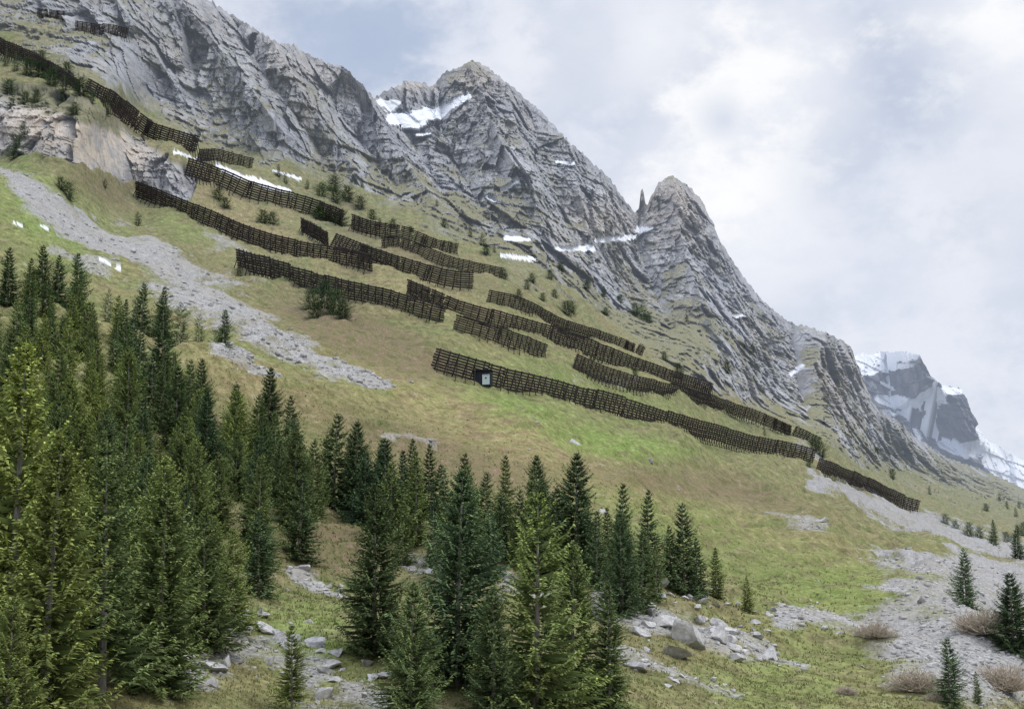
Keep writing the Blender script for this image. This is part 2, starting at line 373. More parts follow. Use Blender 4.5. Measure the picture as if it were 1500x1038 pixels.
for pts, ws in [([(1240,525),(1290,524),(1345,520)],[12,17,5]),([(1262,545),(1300,537),(1330,536)],[9,7,3]),([(1285,585),(1330,592),(1365,582),(1385,570),(1412,574)],[6,11,13,6,4]),([(1375,648),(1410,660),(1440,655),(1480,680),(1520,700)],[8,10,12,18,14]),
                ([(1345,545),(1370,560)],[3,4]),([(1430,628),(1455,660),(1500,690)],[7,12,14]),([(1275,602),(1300,606)],[5,6]),([(1440,675),(1500,712)],[8,10]),([(1290,560),(1310,570)],[2,2]),([(1330,620),(1345,640)],[2,3]),([(1300,625),(1350,650)],[2,3])]:
    fs = np.maximum(fs, sstep(1.1, .92, seg_dist(uq, vq, pts, ws)+.55*nn-.18*np.clip(h2, -1, 1)))
dr *= 1-.6*fs
fY -= dr; fZ -= .12*dr
Pf = np.stack([fX, fY, fZ], -1)
bk = [Pf[:, :1]+np.array([0, 160*k, -170*k], np.float32) for k in range(6, 0, -1)]
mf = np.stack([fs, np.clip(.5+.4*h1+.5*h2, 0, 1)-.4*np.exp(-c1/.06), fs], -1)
fo = grid_mesh('distant_peak', np.concatenate(bk+[Pf], 1), dict(mask=np.concatenate([np.repeat(mf[:, :1], 6, 1), mf], 1)), M_FAR, False)
fo['kind'] = 'structure'

# ------------------------------------------------------------------ mesh collector
class MB:
    def __init__(s): s.v = []; s.f = []; s.c = []
    def beam(s, p, q, w, h, up=(0, 0, 1)):
        p = Vector(p); q = Vector(q); d = (q-p).normalized(); up = Vector(up)
        a = d.cross(up)
        if a.length < .01: a = d.cross(Vector((0, 1, 0)))
        a.normalize(); b = a.cross(d).normalized(); n = len(s.v)
        for e in (p, q):
            for i, j in ((-1, -1), (1, -1), (1, 1), (-1, 1)): s.v.append(e+a*(i*w/2)+b*(j*h/2))
        s.f += [(n, n+3, n+2, n+1), (n+4, n+5, n+6, n+7)]+[(n+k, n+(k+1) % 4, n+4+(k+1) % 4, n+4+k) for k in range(4)]
    def tube(s, pts, rad, seg=7):
        n = len(s.v)
        for k, (p, r) in enumerate(zip(pts, rad)):
            p = Vector(p); d = (Vector(pts[min(k+1, len(pts)-1)])-Vector(pts[max(k-1, 0)])).normalized()
            a = d.cross(Vector((.3, 1, .1))).normalized(); b = d.cross(a)
            for j in range(seg):
                t = 2*math.pi*j/seg; s.v.append(p+a*math.cos(t)*r+b*math.sin(t)*r)
        for k in range(len(pts)-1):
            for j in range(seg):
                s.f.append((n+k*seg+j, n+k*seg+(j+1) % seg, n+(k+1)*seg+(j+1) % seg, n+(k+1)*seg+j))
        s.f.append(tuple(n+(len(pts)-1)*seg+j for j in range(seg)))
    def mesh(s, name, mat, shade=None):
        me = bpy.data.meshes.new(name); me.from_pydata([tuple(v) for v in s.v], [], s.f); me.materials.append(mat)
        if shade is not None:
            a = me.attributes.new('shade', 'FLOAT', 'POINT'); a.data.foreach_set('value', np.array(shade, np.float32))
        return me
def link(name, me, parent=None):
    o = bpy.data.objects.new(name, me); COL.objects.link(o)
    if parent: o.parent = parent
    return o
def empty(name, loc, label, cat, group=None):
    o = bpy.data.objects.new(name, None); COL.objects.link(o); o.location = loc; o.empty_display_size = .3
    o['label'] = label; o['category'] = cat
    if group: o['group'] = group
    return o

# ------------------------------------------------------------------ avalanche barriers
s = NT('weathered_dark_timber'); a = s.noise(2.2, 3); M_WOOD = s.finish(s.mix(s.mr(a, .3, .7), (.026, .023, .024), (.082, .072, .070)), .9)
s = NT('rusty_steel'); a = s.noise(1.5, 3); M_RUST = s.finish(s.mix(s.mr(a, .3, .7), (.022, .020, .021), (.075, .062, .056)), .8)
BW = 3.7
def bay_mesh(k):
    m = MB(); r = random.Random(k)
    for i in range(8):
        h = .25+i*.50
        l = BW/2+.14+r.uniform(-.16, .12); l2 = BW/2+.14+r.uniform(-.16, .12)
        m.beam((-l, .12, h+r.uniform(-.03, .03)), (l2, .12, h+r.uniform(-.03, .03)), .22, .36)
    return m.mesh('crossbeams', M_WOOD)
def frame_mesh(k):
    m = MB()
    m.beam((0, -.12, -.8), (0, -.12, 4.05), .2, .18, (0, 1, 0))
    m.beam((0, .2, 2.7), (0, 2.2, -1.1), .13, .13, (0, 1, 0))
    m.beam((-.22, 2.2, -1.15), (.22, 2.2, -1.15), .3, .2)
    return m.mesh('support_frame', M_RUST)
BAYS = [bay_mesh(k) for k in range(6)]; FRM = frame_mesh(0)
# (base line, label, height in pixels of the photo at its two ends)
ROWS = [
 ([(-40,62),(20,88),(60,108),(118,136)], 'dark timber avalanche barrier at the far upper left edge above the pale outcrop', 24, 20),
 ([(122,138),(175,172),(215,198),(285,226)], 'dark avalanche barrier climbing past conifers above the pale rock outcrop', 27, 24),
 ([(288,236),(330,246),(368,252)], 'grey open barrier just above the long snow patch', 20, 16),
 ([(108,44),(150,50),(184,56)], 'short faint barrier high on the grey cliff at upper left', 16, 15),
 ([(55,24),(95,30)], 'tiny faint barrier near the top left corner on the cliff', 13, 13),
 ([(268,254),(330,284),(385,309),(430,309),(500,339)], 'barrier running below the long snow patch to the dark bushes', 27, 27),
 ([(515,345),(560,355),(615,366),(668,376)], 'upper barrier right of the dark bushes under the cliff foot', 23, 16),
 ([(200,290),(260,316),(330,345),(400,375),(470,390),(545,408)], 'long barrier starting just under the pale outcrop and the scattered young conifers', 25, 26),
 ([(442,352),(500,378),(560,400),(620,415),(692,432)], 'barrier in the middle of the slope ending at a ragged open edge', 22, 25),
 ([(560,370),(640,392),(735,413)], 'barrier tucked close behind the mid slope barrier near the cliff foot', 19, 17),
 ([(350,396),(420,424),(500,446),(570,466),(648,482)], 'barrier directly above the dark clump of conifers on the open grass', 31, 26),
 ([(597,446),(660,469),(740,489),(800,505),(860,528),(940,552),(1000,576),(1040,592)], 'long wavy barrier across the centre of the slope, above the short one', 25, 22),
 ([(662,494),(720,512),(795,529)], 'short barrier wedged between the hut row and the long wavy barrier', 26, 23),
 ([(712,452),(760,472),(850,494),(900,508),(938,530)], 'highest central barrier, curving down beneath the grey rock wall', 22, 17),
 ([(630,547),(700,558),(780,572),(860,589),(930,610),(1000,632),(1060,647),(1130,665),(1190,684)], 'lowest and longest barrier, with the dark hut near its left end', 33, 21),
 ([(838,550),(900,570),(980,586),(1050,602),(1100,624),(1160,647),(1196,668)], 'long barrier just uphill of the lowest one at right', 23, 18),
 ([(1195,697),(1250,719),(1300,739),(1342,756)], 'isolated barrier at far right beside the pale scree strip', 20, 20),
]
for pl, lab, h0_, h1_ in ROWS:
    pl = np.array(pl, float)
    L = np.concatenate([[0], np.cumsum(np.hypot(*np.diff(pl, axis=0).T))]); tt = np.linspace(0, L[-1], 160)
    pts = ground(np.interp(tt, L, pl[:, 0]), np.interp(tt, L, pl[:, 1]))
    k = 26; pad = np.pad(pts, ((k, k), (0, 0)), mode='reflect', reflect_type='odd'); sm = np.stack([np.convolve(pad[:, c], np.ones(2*k+1)/(2*k+1), 'valid') for c in range(3)], 1)
    A = np.concatenate([[0], np.cumsum(np.linalg.norm(np.diff(sm, axis=0), axis=1))])
    Ds = [depth(sm[0]), depth(sm[-1])]; S0, S1 = h0_*Ds[0]/F/4.0, h1_*Ds[1]/F/4.0
    step = BW*(S0+S1)/2; nb = max(2, min(49, int(round(A[-1]/step)))); step = A[-1]/nb
    root = empty('avalanche_barrier', Vector([float(t) for t in sm[0]]), lab, 'avalanche barrier', 'rows of avalanche barriers on the slope')
    base = root.location
    jz = 0
    for b in range(nb):
        sc = S0+(S1-S0)*(b+.5)/nb
        if b % 3 == 0: jz = random.uniform(-.35, .12)*sc
        p0 = Vector([float(np.interp(b*step, A, sm[:, c])) for c in range(3)]); p1 = Vector([float(np.interp((b+1)*step, A, sm[:, c])) for c in range(3)])
        t = (p1-p0).normalized(); n = t.cross(Vector((0, 0, 1))).normalized()
        if n.dot(Vector((.6, -.8, 0))) < 0: n = -n
        up = (Vector((0, 0, 1))-t*t.z).normalized()
        lean = .32+random.uniform(-.03, .03)
        up = (up*math.cos(lean)+n*math.sin(lean)).normalized(); nn_ = n-up*n.dot(up); nn_.normalize()
        if t.cross(nn_).dot(up) < 0: t = -t
        fx_ = step/BW
        M = Matrix(((t.x*fx_, nn_.x*sc, up.x*sc, 0), (t.y*fx_, nn_.y*sc, up.y*sc, 0), (t.z*fx_, nn_.z*sc, up.z*sc, 0), (0, 0, 0, 1)))
        M.translation = (p0+p1)/2-base+Vector((0, 0, jz+random.uniform(-.06, .06)))
        o = link('crossbeams', BAYS[random.randrange(6)], root); o.matrix_local = M
        for sx in (-.27, .27):
            o = link('support_frame', FRM, root); o.matrix_local = M @ Matrix.Translation((sx*BW, 0, 0))

# ------------------------------------------------------------------ hut in the lowest row
s = NT('black_tarred_boards'); a = s.noise(3, 3, s.scaled(1, 1, .1)); M_TAR = s.finish(s.mix(a, (.015, .019, .028), (.055, .06, .075)), .8)
s = NT('pale_green_paint'); a = s.noise(4, 3); M_PALE = s.finish(s.mix(a, (.38, .50, .50), (.54, .64, .64)), .6)
s = NT('white_painted_board'); a = s.noise(4, 3); M_WHITE = s.finish(s.mix(a, (.6, .62, .62), (.8, .8, .8)), .6)
s = NT('dark_glass'); M_GLASS = s.finish((.03, .04, .05), .2)
hp = g1p(708, 560)
hut = empty('shelter_hut', hp, 'small black boarded hut with pale blue green door set in the lowest barrier', 'hut')
hut.rotation_euler = (0, 0, math.atan2(-.25, 1.0)); hut.scale = (.68, .68, .68)
def part(nm, mat, fn, parent=hut):
    m = MB(); fn(m); return link(nm, m.mesh(nm, mat), parent)
part('wall', M_TAR, lambda m: (m.beam((-2.2, 0, 1.0), (2.0, 0, 1.0), 2.4, 3.6), [m.beam((-2.2+i*.35, -1.23, -.7), (-2.2+i*.35, -1.23, 2.75), .05, .05, (0, 1, 0)) for i in range(13)]))
part('roof', M_TAR, lambda m: (m.beam((-2.5, -.1, 3.05), (2.3, -.1, 3.05), 3.0, .14), m.beam((-2.5, -1.55, 2.98), (2.3, -1.55, 2.98), .1, .22)))
dr_ = part('door', M_PALE, lambda m: m.beam((1.0, -1.26, -.5), (1.0, -1.26, 1.7), 1.5, .1, (0, 1, 0)))
part('door_frame', M_WHITE, lambda m: (m.beam((.2, -1.3, -.5), (.2, -1.3, 1.8), .12, .1, (0, 1, 0)), m.beam((1.8, -1.3, -.5), (1.8, -1.3, 1.8), .12, .1, (0, 1, 0)), m.beam((.14, -1.3, 1.86), (1.86, -1.3, 1.86), .1, .12)), dr_)
wn = part('window', M_WHITE, lambda m: m.beam((1.0, -1.33, .85), (1.0, -1.33, 1.4), .6, .03, (0, 1, 0)))
part('pane', M_GLASS, lambda m: m.beam((1.0, -1.36, .92), (1.0, -1.36, 1.33), .45, .02, (0, 1, 0)), wn)

# ------------------------------------------------------------------ spruces
s = NT('spruce_needles')
sh = s.n('ShaderNodeAttribute'); sh.attribute_name = 'shade'
oi = s.n('ShaderNodeObjectInfo'); sc_ = s.n('ShaderNodeSeparateColor'); s.L(oi.outputs['Color'], sc_.inputs[0]); tint = sc_.outputs[0]
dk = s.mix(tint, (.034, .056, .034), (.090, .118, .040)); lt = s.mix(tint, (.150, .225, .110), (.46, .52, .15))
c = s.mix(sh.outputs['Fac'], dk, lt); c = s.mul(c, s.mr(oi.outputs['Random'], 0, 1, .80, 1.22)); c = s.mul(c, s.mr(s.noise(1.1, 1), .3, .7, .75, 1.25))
b = s.n('ShaderNodeBsdfDiffuse'); s.L(c, b.inputs[0]); s.L(b.outputs[0], s.out.inputs[0])
M_NEED = s.m
s = NT('spruce_bark'); a = s.noise(6, 3, s.scaled(1, 1, .3)); M_BARK = s.finish(s.mix(s.mr(a, .3, .7), (.17, .15, .135), (.42, .39, .36)), .95)

def spruce(seed, wid, dens=1.0, h0=.05, detail=1.0, sparse=0., pw=.76, lv=21):
    r = random.Random(seed); H = 10.0; m = MB(); sh = []
    R = H*wid*1.56; nb = int(300*dens); az = r.uniform(0, 6)
    lob = [(r.uniform(0, 6.28), r.uniform(.06, .15), r.choice((1, 2, 3))) for _ in range(4)]
    for i in range(nb):
        f = (i+r.random())/nb
        hh = h0+(1-h0)*f**1.22*.985
        hq = (round(hh*lv)+r.gauss(0, .2))/lv; hh = min(.985, max(h0, hq*.75+hh*.25))
        az += 2.399+r.uniform(-.5, .5)
        k = (1-hh)
        L = R*(k**pw)*(1-.35*max(0, (.2-hh)/.2))*r.uniform(.50, 1.15)+.08
        L *= 1+sum(a*math.sin(n*az+p+hh*9) for p, a, n in lob)
        if sparse and r.random() < sparse: continue
        up0 = -.48+1.1*hh+r.uniform(-.14, .14)
        ca, sa = math.cos(az), math.sin(az)
        z0 = hh*H
        def pt(s): return Vector((ca*L*s, sa*L*s, z0+L*(up0*s+.32*s*s-.16*math.sin(s*3.1))))
        nt = max(3, int((6+L*9.5)*detail))
        side = Vector((-sa, ca, 0)); out = Vector((ca, sa, 0))
        br = r.uniform(.6, 1.3)
        for j in range(nt):
            s0 = .15+.85*(j+r.random()*.8)/nt
            p = pt(s0)
            for sg in (-1, 1):
                tl = (.12+.20*L*(1-.70*s0))*r.uniform(.55, 1.2)
                tl = min(tl, .44)
                d = (side*sg*r.uniform(.5, 1.)+out*r.uniform(.3, 1.0)+Vector((0, 0, r.uniform(-.60, .08)))).normalized()
                w = r.uniform(.030, .055)*(1+.4*(1-s0))/max(.5, detail)
                a = d.cross(Vector((r.uniform(-.7, .7), r.uniform(-.7, .7), 1))).normalized()
                n = len(m.v); mid = p+d*tl*.45
                m.v += [p, mid+a*w, p+d*tl, mid-a*w]; m.f.append((n, n+1, n+2, n+3))
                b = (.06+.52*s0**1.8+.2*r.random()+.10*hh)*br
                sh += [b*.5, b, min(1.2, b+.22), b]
        p = pt(.82); e = pt(1.)+out*.10; n = len(m.v); a = side*.045
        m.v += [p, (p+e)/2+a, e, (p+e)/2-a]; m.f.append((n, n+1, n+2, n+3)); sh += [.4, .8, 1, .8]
        p = pt(.05); e = pt(.8); n = len(m.v); dz = Vector((0, 0, -.10))
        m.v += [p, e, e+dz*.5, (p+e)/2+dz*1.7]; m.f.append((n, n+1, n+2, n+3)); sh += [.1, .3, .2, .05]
    for k in range(5):
        a = Vector((math.cos(k*1.3), math.sin(k*1.3), 0))*.05; n = len(m.v)
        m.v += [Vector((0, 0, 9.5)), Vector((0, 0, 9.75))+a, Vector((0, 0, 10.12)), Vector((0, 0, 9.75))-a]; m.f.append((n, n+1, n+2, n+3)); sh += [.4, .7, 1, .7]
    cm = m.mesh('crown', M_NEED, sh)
    t = MB(); bx, by = r.uniform(-.08, .08), r.uniform(-.08, .08)
    t.tube([(0, 0, -.9), (0, 0, .05), (bx, by, 3), (bx*.5, by, 6), (0, 0, 9.7)], [.26, .19, .135, .08, .012], 8)
    for _ in range(12):
        q_ = r.uniform(0, 6.28); zz = r.uniform(.35, 1.8); l = r.uniform(.3, .9)
        t.tube([(0, 0, zz), (math.cos(q_)*l, math.sin(q_)*l, zz-.12)], [.02, .006], 4)
    return cm, t.mesh('trunk', M_BARK)
BIG = [spruce(1, .205, 1.15), spruce(2, .175, 1.1, lv=24), spruce(3, .235, 1.15, .07, lv=20), spruce(4, .155, 1.0, lv=25), spruce(5, .20, 1.05, .08, 1, .14), spruce(6, .25, 1.2, .03, lv=19), spruce(7, .205, 1.0, .16, 1, .2)]
MED = [spruce(11, .20, .75, .04, .5), spruce(12, .165, .75, .03, .5), spruce(13, .235, .75, .04, .5), spruce(14, .145, .65, .05, .5)]
LOW = [spruce(21, .27, .35, .01, .4, 0, .6), spruce(22, .22, .32, .01, .4, 0, .6), spruce(23, .42, .5, .0, .5, 0, .42)]
def tree(u, vt, vb, tint, lab, lib, k=None, group=None, nm='spruce_tree', wide=1., cat='spruce tree'):
    p = g1p(u, vb); h = (vb-vt)*depth(p)/F/10.
    cm, tm = lib[(k if k is not None else random.randrange(len(lib))) % len(lib)]
    o = empty(nm, p-Vector((0, 0, .03)), lab, cat, group)
    ww = h*wide*random.uniform(.93, 1.08)
    o.scale = (ww, ww, h); o.rotation_euler = (random.uniform(-.03, .03), random.uniform(-.03, .03), random.uniform(0, 6.28))
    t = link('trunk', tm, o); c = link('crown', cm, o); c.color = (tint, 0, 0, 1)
    return o
HAND = [
(14,515,1010,1.,BIG,1,'tall bright yellow green spruce cut by the left edge of the photo'),
(62,640,1085,.9,BIG,0,'broad yellow green spruce left of the one with a bare pale trunk'),
(148,655,1035,.4,BIG,6,'large mid green spruce with a bare pale lower trunk, lower left'),
(4,885,1110,.75,BIG,0,'bright spruce filling the bottom left corner'),
(232,722,1020,.5,BIG,0,'tall green spruce right of the bare pale trunk'),
(298,765,968,.45,BIG,2,'spruce above the left boulders with an even green crown'),
(338,790,948,.75,BIG,4,'yellowish spruce at the right end of the left stand'),
(378,772,897,.12,MED,2,'small dark conical spruce just off the right side of the left stand'),
(436,702,832,.2,MED,0,'dark spruce above the grey stones at the middle left gap'),
(428,925,1050,.85,BIG,6,'thin young yellow green spruce among the pale boulders'),
(550,735,985,.25,BIG,0,'leftmost tall spruce of the centre front cluster'),
(600,868,1075,.35,BIG,2,'low dense conical spruce at the bottom of the centre front cluster'),
(668,715,1030,.08,BIG,2,'darkest broad spruce in the centre front cluster'),
(785,748,1080,.62,BIG,4,'tall yellowish spruce in the middle of the centre front cluster'),
(722,880,1085,.25,BIG,0,'spruce filling the gap between darkest and yellowish front spruces'),
(842,830,1065,.45,BIG,4,'mid green spruce right of the tall yellowish front spruce'),
(893,885,1075,.35,BIG,3,'rightmost slender spruce of the centre front cluster'),
(786,672,815,.15,BIG,0,'dark spruce whose tip stands highest in the centre back row'),
(842,688,872,.1,BIG,0,'dark tall spruce right behind the centre front cluster'),
(912,760,912,.1,BIG,0,'dark wide spruce at the left of the right hand group'),
(940,782,905,.3,MED,1,'slim spruce pressed against the right of a dark wide spruce'),
(984,790,880,.3,MED,0,'shorter spruce left of the pointed dark one near the pale boulders'),
(1003,755,888,.15,MED,2,'pointed dark spruce above the pale boulders right of centre'),
(1022,805,892,.2,MED,0,'low dark spruce tucked against the right of the pointed dark one'),
(1050,818,893,.7,MED,1,'small yellow green spruce above the pale boulders'),
(1095,850,906,.8,MED,0,'smallest yellow green spruce at the right end of the tree line'),
(875,770,885,.2,MED,1,'slim dark spruce behind and left of the dark wide one'),
(963,815,898,.35,MED,3,'thin green spruce in the narrow gap left of the shorter spruce'),
(760,735,850,.35,MED,0,'green spruce half hidden behind the tall yellowish front spruce'),
(815,740,868,.2,MED,2,'dark bushy spruce between the two tall dark back spruces'),
(1416,808,898,.12,MED,2,'lone dark conical spruce on the scree at right'),
(1394,955,1055,.12,MED,2,'dark spruce at the bottom edge between bare bushes at right'),
(1488,868,985,.08,BIG,5,'dark wide spruce cut by the right edge of the photo'),
(1434,1008,1056,.4,MED,1,'tiny spruce tip at the bottom edge right of a dark spruce'),
(590,738,832,.45,MED,0,'lighter spruce just behind the leftmost front cluster spruce'),
(522,630,772,.1,BIG,0,'dark spruce at the right of the middle left group'),
(487,618,762,.25,MED,2,'broad spruce left of the dark one in the middle left group'),
(560,658,778,.15,MED,1,'dark slim spruce beside the gap in the middle of the tree line'),
(600,650,765,.3,MED,1,'slender green spruce standing up from the middle tree line'),
(625,668,780,.35,MED,1,'green spruce second along in the middle tree line after the slender one'),
(680,680,795,.25,MED,0,'spruce of the middle tree line behind the darkest front spruce'),
(735,738,838,.2,MED,2,'low spruce in shade left of the highest centre back spruce'),
(205,415,497,.08,MED,2,'dark spruce beside the scree gully, tallest of a small group'),
(236,423,500,.1,MED,0,'slim dark spruce on the right of the tallest by the scree gully'),
(264,448,512,.15,LOW,0,'lower bushy spruce of the small group by the scree gully'),
(290,470,520,.2,LOW,1,'small spruce at the right foot of the scree gully group'),
(327,474,532,.12,MED,2,'lone small dark spruce at the edge of the scree gully'),
(10,366,455,.08,MED,0,'dark spruce at the left edge above the main stand'),
(60,372,450,.08,MED,2,'dark bushy spruce tallest in the upper left clump'),
(84,384,458,.1,MED,0,'dark spruce right of the tallest in the upper left clump'),
(112,385,472,.12,MED,2,'dark spruce at the right side of the upper left clump'),
(157,428,482,.15,LOW,1,'small spruce between the upper left clump and the gully group'),
(390,542,668,.12,BIG,1,'dark slender spruce rising above the back of the main stand'),
(422,590,695,.2,MED,0,'spruce right of the slender one at the back of the main stand'),
(292,538,662,.25,BIG,1,'pointed spruce at the upper edge of the main stand by grey stones'),
(342,570,668,.2,MED,2,'shorter spruce between two pointed ones at the upper stand edge'),
(185,505,680,.55,BIG,1,'tall yellowish spruce in the heart of the main left stand'),
(235,520,640,.3,BIG,3,'slim spruce rising over the heart of the main left stand'),
(100,545,720,.85,BIG,0,'yellow green spruce left of centre in the main left stand'),
(1456,762,812,.12,MED,1,'small dark spruce at far right where scree meets rock'),
(1491,780,830,.1,MED,2,'dark spruce at the right edge above the scree strip'),
]
taken = []
for u, vt, vb, tn_, lib, k, lab in HAND:
    tree(u, vt, vb, tn_, lab, lib, k, 'spruces on the lower slope'); taken.append((u, vb))
def inpoly(u, v, poly):
    c = False; n = len(poly)
    for i in range(n):
        x1, y1 = poly[i]; x2, y2 = poly[(i+1) % n]
        if (y1 > v) != (y2 > v) and u < (x2-x1)*(v-y1)/(y2-y1)+x1: c = not c
    return c
STAND = [(-120,470),(60,462),(150,500),(240,560),(300,640),(380,680),(470,745),(500,775),(440,800),(400,870),(330,935),(230,985),(120,1000),(0,1060),(-120,1080)]
MID = [(470,745),(560,762),(640,785),(720,800),(800,818),(870,860),(990,885),(940,900),(850,895),(740,865),(610,835),(520,782)]
def fill(poly, n, sp, hr, grp, labs, lib, tints):
    us = [p[0] for p in poly]; vs = [p[1] for p in poly]; c = 0; tr_ = 0
    while c < n and tr_ < 6000:
        tr_ += 1
        u = random.uniform(min(us), max(us)); v = random.uniform(min(vs), max(vs))
        if not inpoly(u, v, poly): continue
        dd_ = depth(g1p(u, v)); sx = sp*F/dd_
        if any(((u-a)/sx)**2+((v-b)/(sx*.5))**2 < 1 for a, b in taken): continue
        h = random.uniform(*hr)*random.choice((.8, 1, 1.1)); hp_ = h*F/dd_
        tv = random.choice(tints)+random.uniform(-.08, .08)-(.0 if u < 180 else .15)
        w = 0 if tv < .3 else (1 if tv < .6 else 2)
        z_ = 0 if v < 640 else (1 if v < 820 else 2)
        tree(u, v-hp_, v, max(0, tv), labs[w][min(z_, len(labs[w])-1)], lib if dd_ < 125 else MED, None, grp); taken.append((u, v)); c += 1
    return c
n_a = fill(STAND, 120, 2.6, (5.0, 8.4), 'crowded spruces of the main left stand',
 [['dark spruce crowded in the upper part of the left stand', 'dark spruce crowded in the middle of the left stand', 'dark spruce crowded in the lower left stand'],
  ['mid green spruce crowded in the upper part of the left stand', 'mid green spruce crowded in the middle of the left stand', 'mid green spruce crowded in the lower left stand'],
  ['yellow green spruce crowded in the upper part of the left stand', 'yellow green spruce crowded in the middle of the left stand', 'yellow green spruce crowded in the lower left stand']], BIG, [.2, .35, .5, .7, .9])
n_b = fill(MID, 44, 1.7, (4.4, 7.4), 'spruces of the middle tree line',
 [['dark spruce packed into the middle tree line behind the front cluster'], ['mid green spruce packed into the middle tree line behind the front cluster'], ['yellow green spruce packed into the middle tree line']], MED, [.15, .3, .4, .5, .7])
print('fill', n_a, n_b)
# small conifers and dwarf bushes scattered up the slope: (u, v base, px height, wide)
SM = [(455,455,32,1.5),(475,462,40,1.3),(492,470,36,1.3),(503,478,24,1.4),(462,466,22,1.6),(202,325,20,1.),(24,230,30,1.),(35,200,22,1.1),(12,160,26,1.),(100,283,24,1.2),(88,275,16,1.4),(153,278,14,1.),
 (8,108,26,.9),(22,112,28,.9),(40,118,26,1.),(58,120,24,1.),(75,130,26,1.),(92,138,28,.9),(118,148,26,1.),(135,155,20,1.),(157,170,34,.8),(80,150,22,1.2),(30,150,20,1.3),(60,95,14,1.3),(98,112,18,1.2),(50,148,20,1.3),(110,165,16,1.3),(10,135,22,1.),
 (407,262,18,1.1),(418,266,15,1.),(488,285,24,1.2),(470,296,20,1.6),(508,298,22,1.6),(490,302,20,1.6),(528,305,18,1.5),(530,278,12,1.),(450,275,12,1.),(480,330,22,1.7),(498,336,24,1.6),(465,325,18,1.7),(385,335,18,1.8),(398,340,18,1.6),(318,303,16,1.5),(330,312,14,1.4),
 (706,368,20,1.),(712,380,14,1.2),(830,465,20,1.3),(838,462,16,1.2),(940,466,28,.9),(930,460,18,1.2),(948,470,14,1.2),(825,395,12,1.),(780,415,12,1.3),(806,415,14,1.2),(812,442,12,1.2),(738,420,14,1.3),(724,380,12,1.),
 (1100,512,14,1.),(1092,505,10,1.1),(1068,545,14,1.),(995,555,20,1.3),(1140,585,10,1.),(975,530,12,1.2),(885,432,14,1.),(890,460,10,1.1),(1203,676,20,.9),(1193,668,16,1.2),(1185,690,10,1.2),(1306,700,12,1.),(1285,662,9,1.),(1362,725,12,1.),(1385,772,14,1.3),(1400,778,14,1.4),(1420,788,18,1.2),(1435,792,14,1.5),(1475,745,12,1.),(1488,755,14,1.),(1462,735,10,1.),(1380,690,8,1.),(1495,745,12,1.),(1445,750,10,1.2),(1475,800,16,1.3),
 (575,335,14,1.2),(620,360,10,1.3),(556,332,12,1.),(602,345,10,1.2),(650,330,10,1.),(690,345,12,1.),(520,270,10,1.),(640,300,9,1.),(760,440,14,1.2),(772,432,12,1.2),(795,445,10,1.2),(930,560,10,1.3),(350,405,12,1.6),(1010,470,10,1.),(905,440,10,1.),(1040,600,12,1.1),(1120,640,12,1.),(545,320,14,1.3),(860,420,10,1.),(1210,620,9,1.),(1500,790,18,1.3)]
def zone(u, v):
    if u < 165 and v < 175: return 'small conifer along the crest of the pale outcrop, upper left'
    if u < 220: return 'small dark conifer on the steep ground around the pale outcrop'
    if 440 < u < 515 and v > 440: return 'dark dwarf conifer of the clump below the barriers on open grass'
    if u < 560 and v < 345: return 'dark dwarf conifer at the cliff foot right of the snow patch'
    if u < 860: return 'dwarf conifer dotted on the ledges above the central barriers'
    if u < 1160: return 'dwarf conifer dotted on the grey rock wall right of centre'
    return 'dwarf conifer dotted between scree and rock at far right'
for u, vb, h, w in SM:
    bushy = w > 1.1
    tree(u, vb-h, vb+2, random.uniform(.0, .12), zone(u, vb), LOW, 2 if bushy else None, 'small conifers high on the slope', 'dwarf_conifer', min(w, 1.4)*(.85 if bushy else 1.1), 'conifer')

# ------------------------------------------------------------------ bare bushes
s = NT('bare_twigs'); a = s.noise(5, 2); M_TWIG = s.finish(s.mix(a, (.34, .29, .23), (.62, .55, .45)), .9)
def bush_mesh(seed):
    r = random.Random(seed); m = MB()
    for _ in range(420):
        a = r.uniform(0, 6.28); e = r.uniform(.15, 1.4); l = r.uniform(.5, 1.15)
        d = Vector((math.cos(a)*math.cos(e), math.sin(a)*math.cos(e), math.sin(e)*.8)); b = Vector((r.uniform(-.3, .3), r.uniform(-.3, .3), -.05))
        q = b+d*l; m.beam(b+d*l*.2, q, .018, .018)
        for _ in range(4):
            t = r.uniform(.4, 1); p = b+d*l*t; dd_ = (d+Vector((r.uniform(-.7, .7), r.uniform(-.7, .7), r.uniform(-.3, .6)))).normalized()
            m.beam(p, p+dd_*r.uniform(.12, .3), .013, .013)
    return m.mesh('bare_bush', M_TWIG)
BM = [bush_mesh(k) for k in range(3)]
for k, (u, v, r_, lab) in enumerate([(1340,1022,1.9,'pale leafless bush at the bottom edge left of a dark spruce'),(1470,1028,2.2,'pale leafless bush in the bottom right corner'),(1282,960,1.4,'brownish low leafless bush in the middle of the right scree'),
   (1442,950,2.1,'brown leafless bush on the scree left of the right edge spruce'),(1240,1040,.8,'small leafless bush low at the bottom edge right of centre'),(1375,1045,.9,'tiny leafless bush touching the bottom dark spruce')]):
    o = link('bare_bush', BM[k % 3]); p = g1p(u, v); o.location = p; s_ = r_*depth(p)/100; o.scale = (s_*1.1, s_, s_*.9); o.rotation_euler = (0, 0, k*1.3)
    o['label'] = lab; o['category'] = 'bush'; o['group'] = 'leafless bushes at lower right'

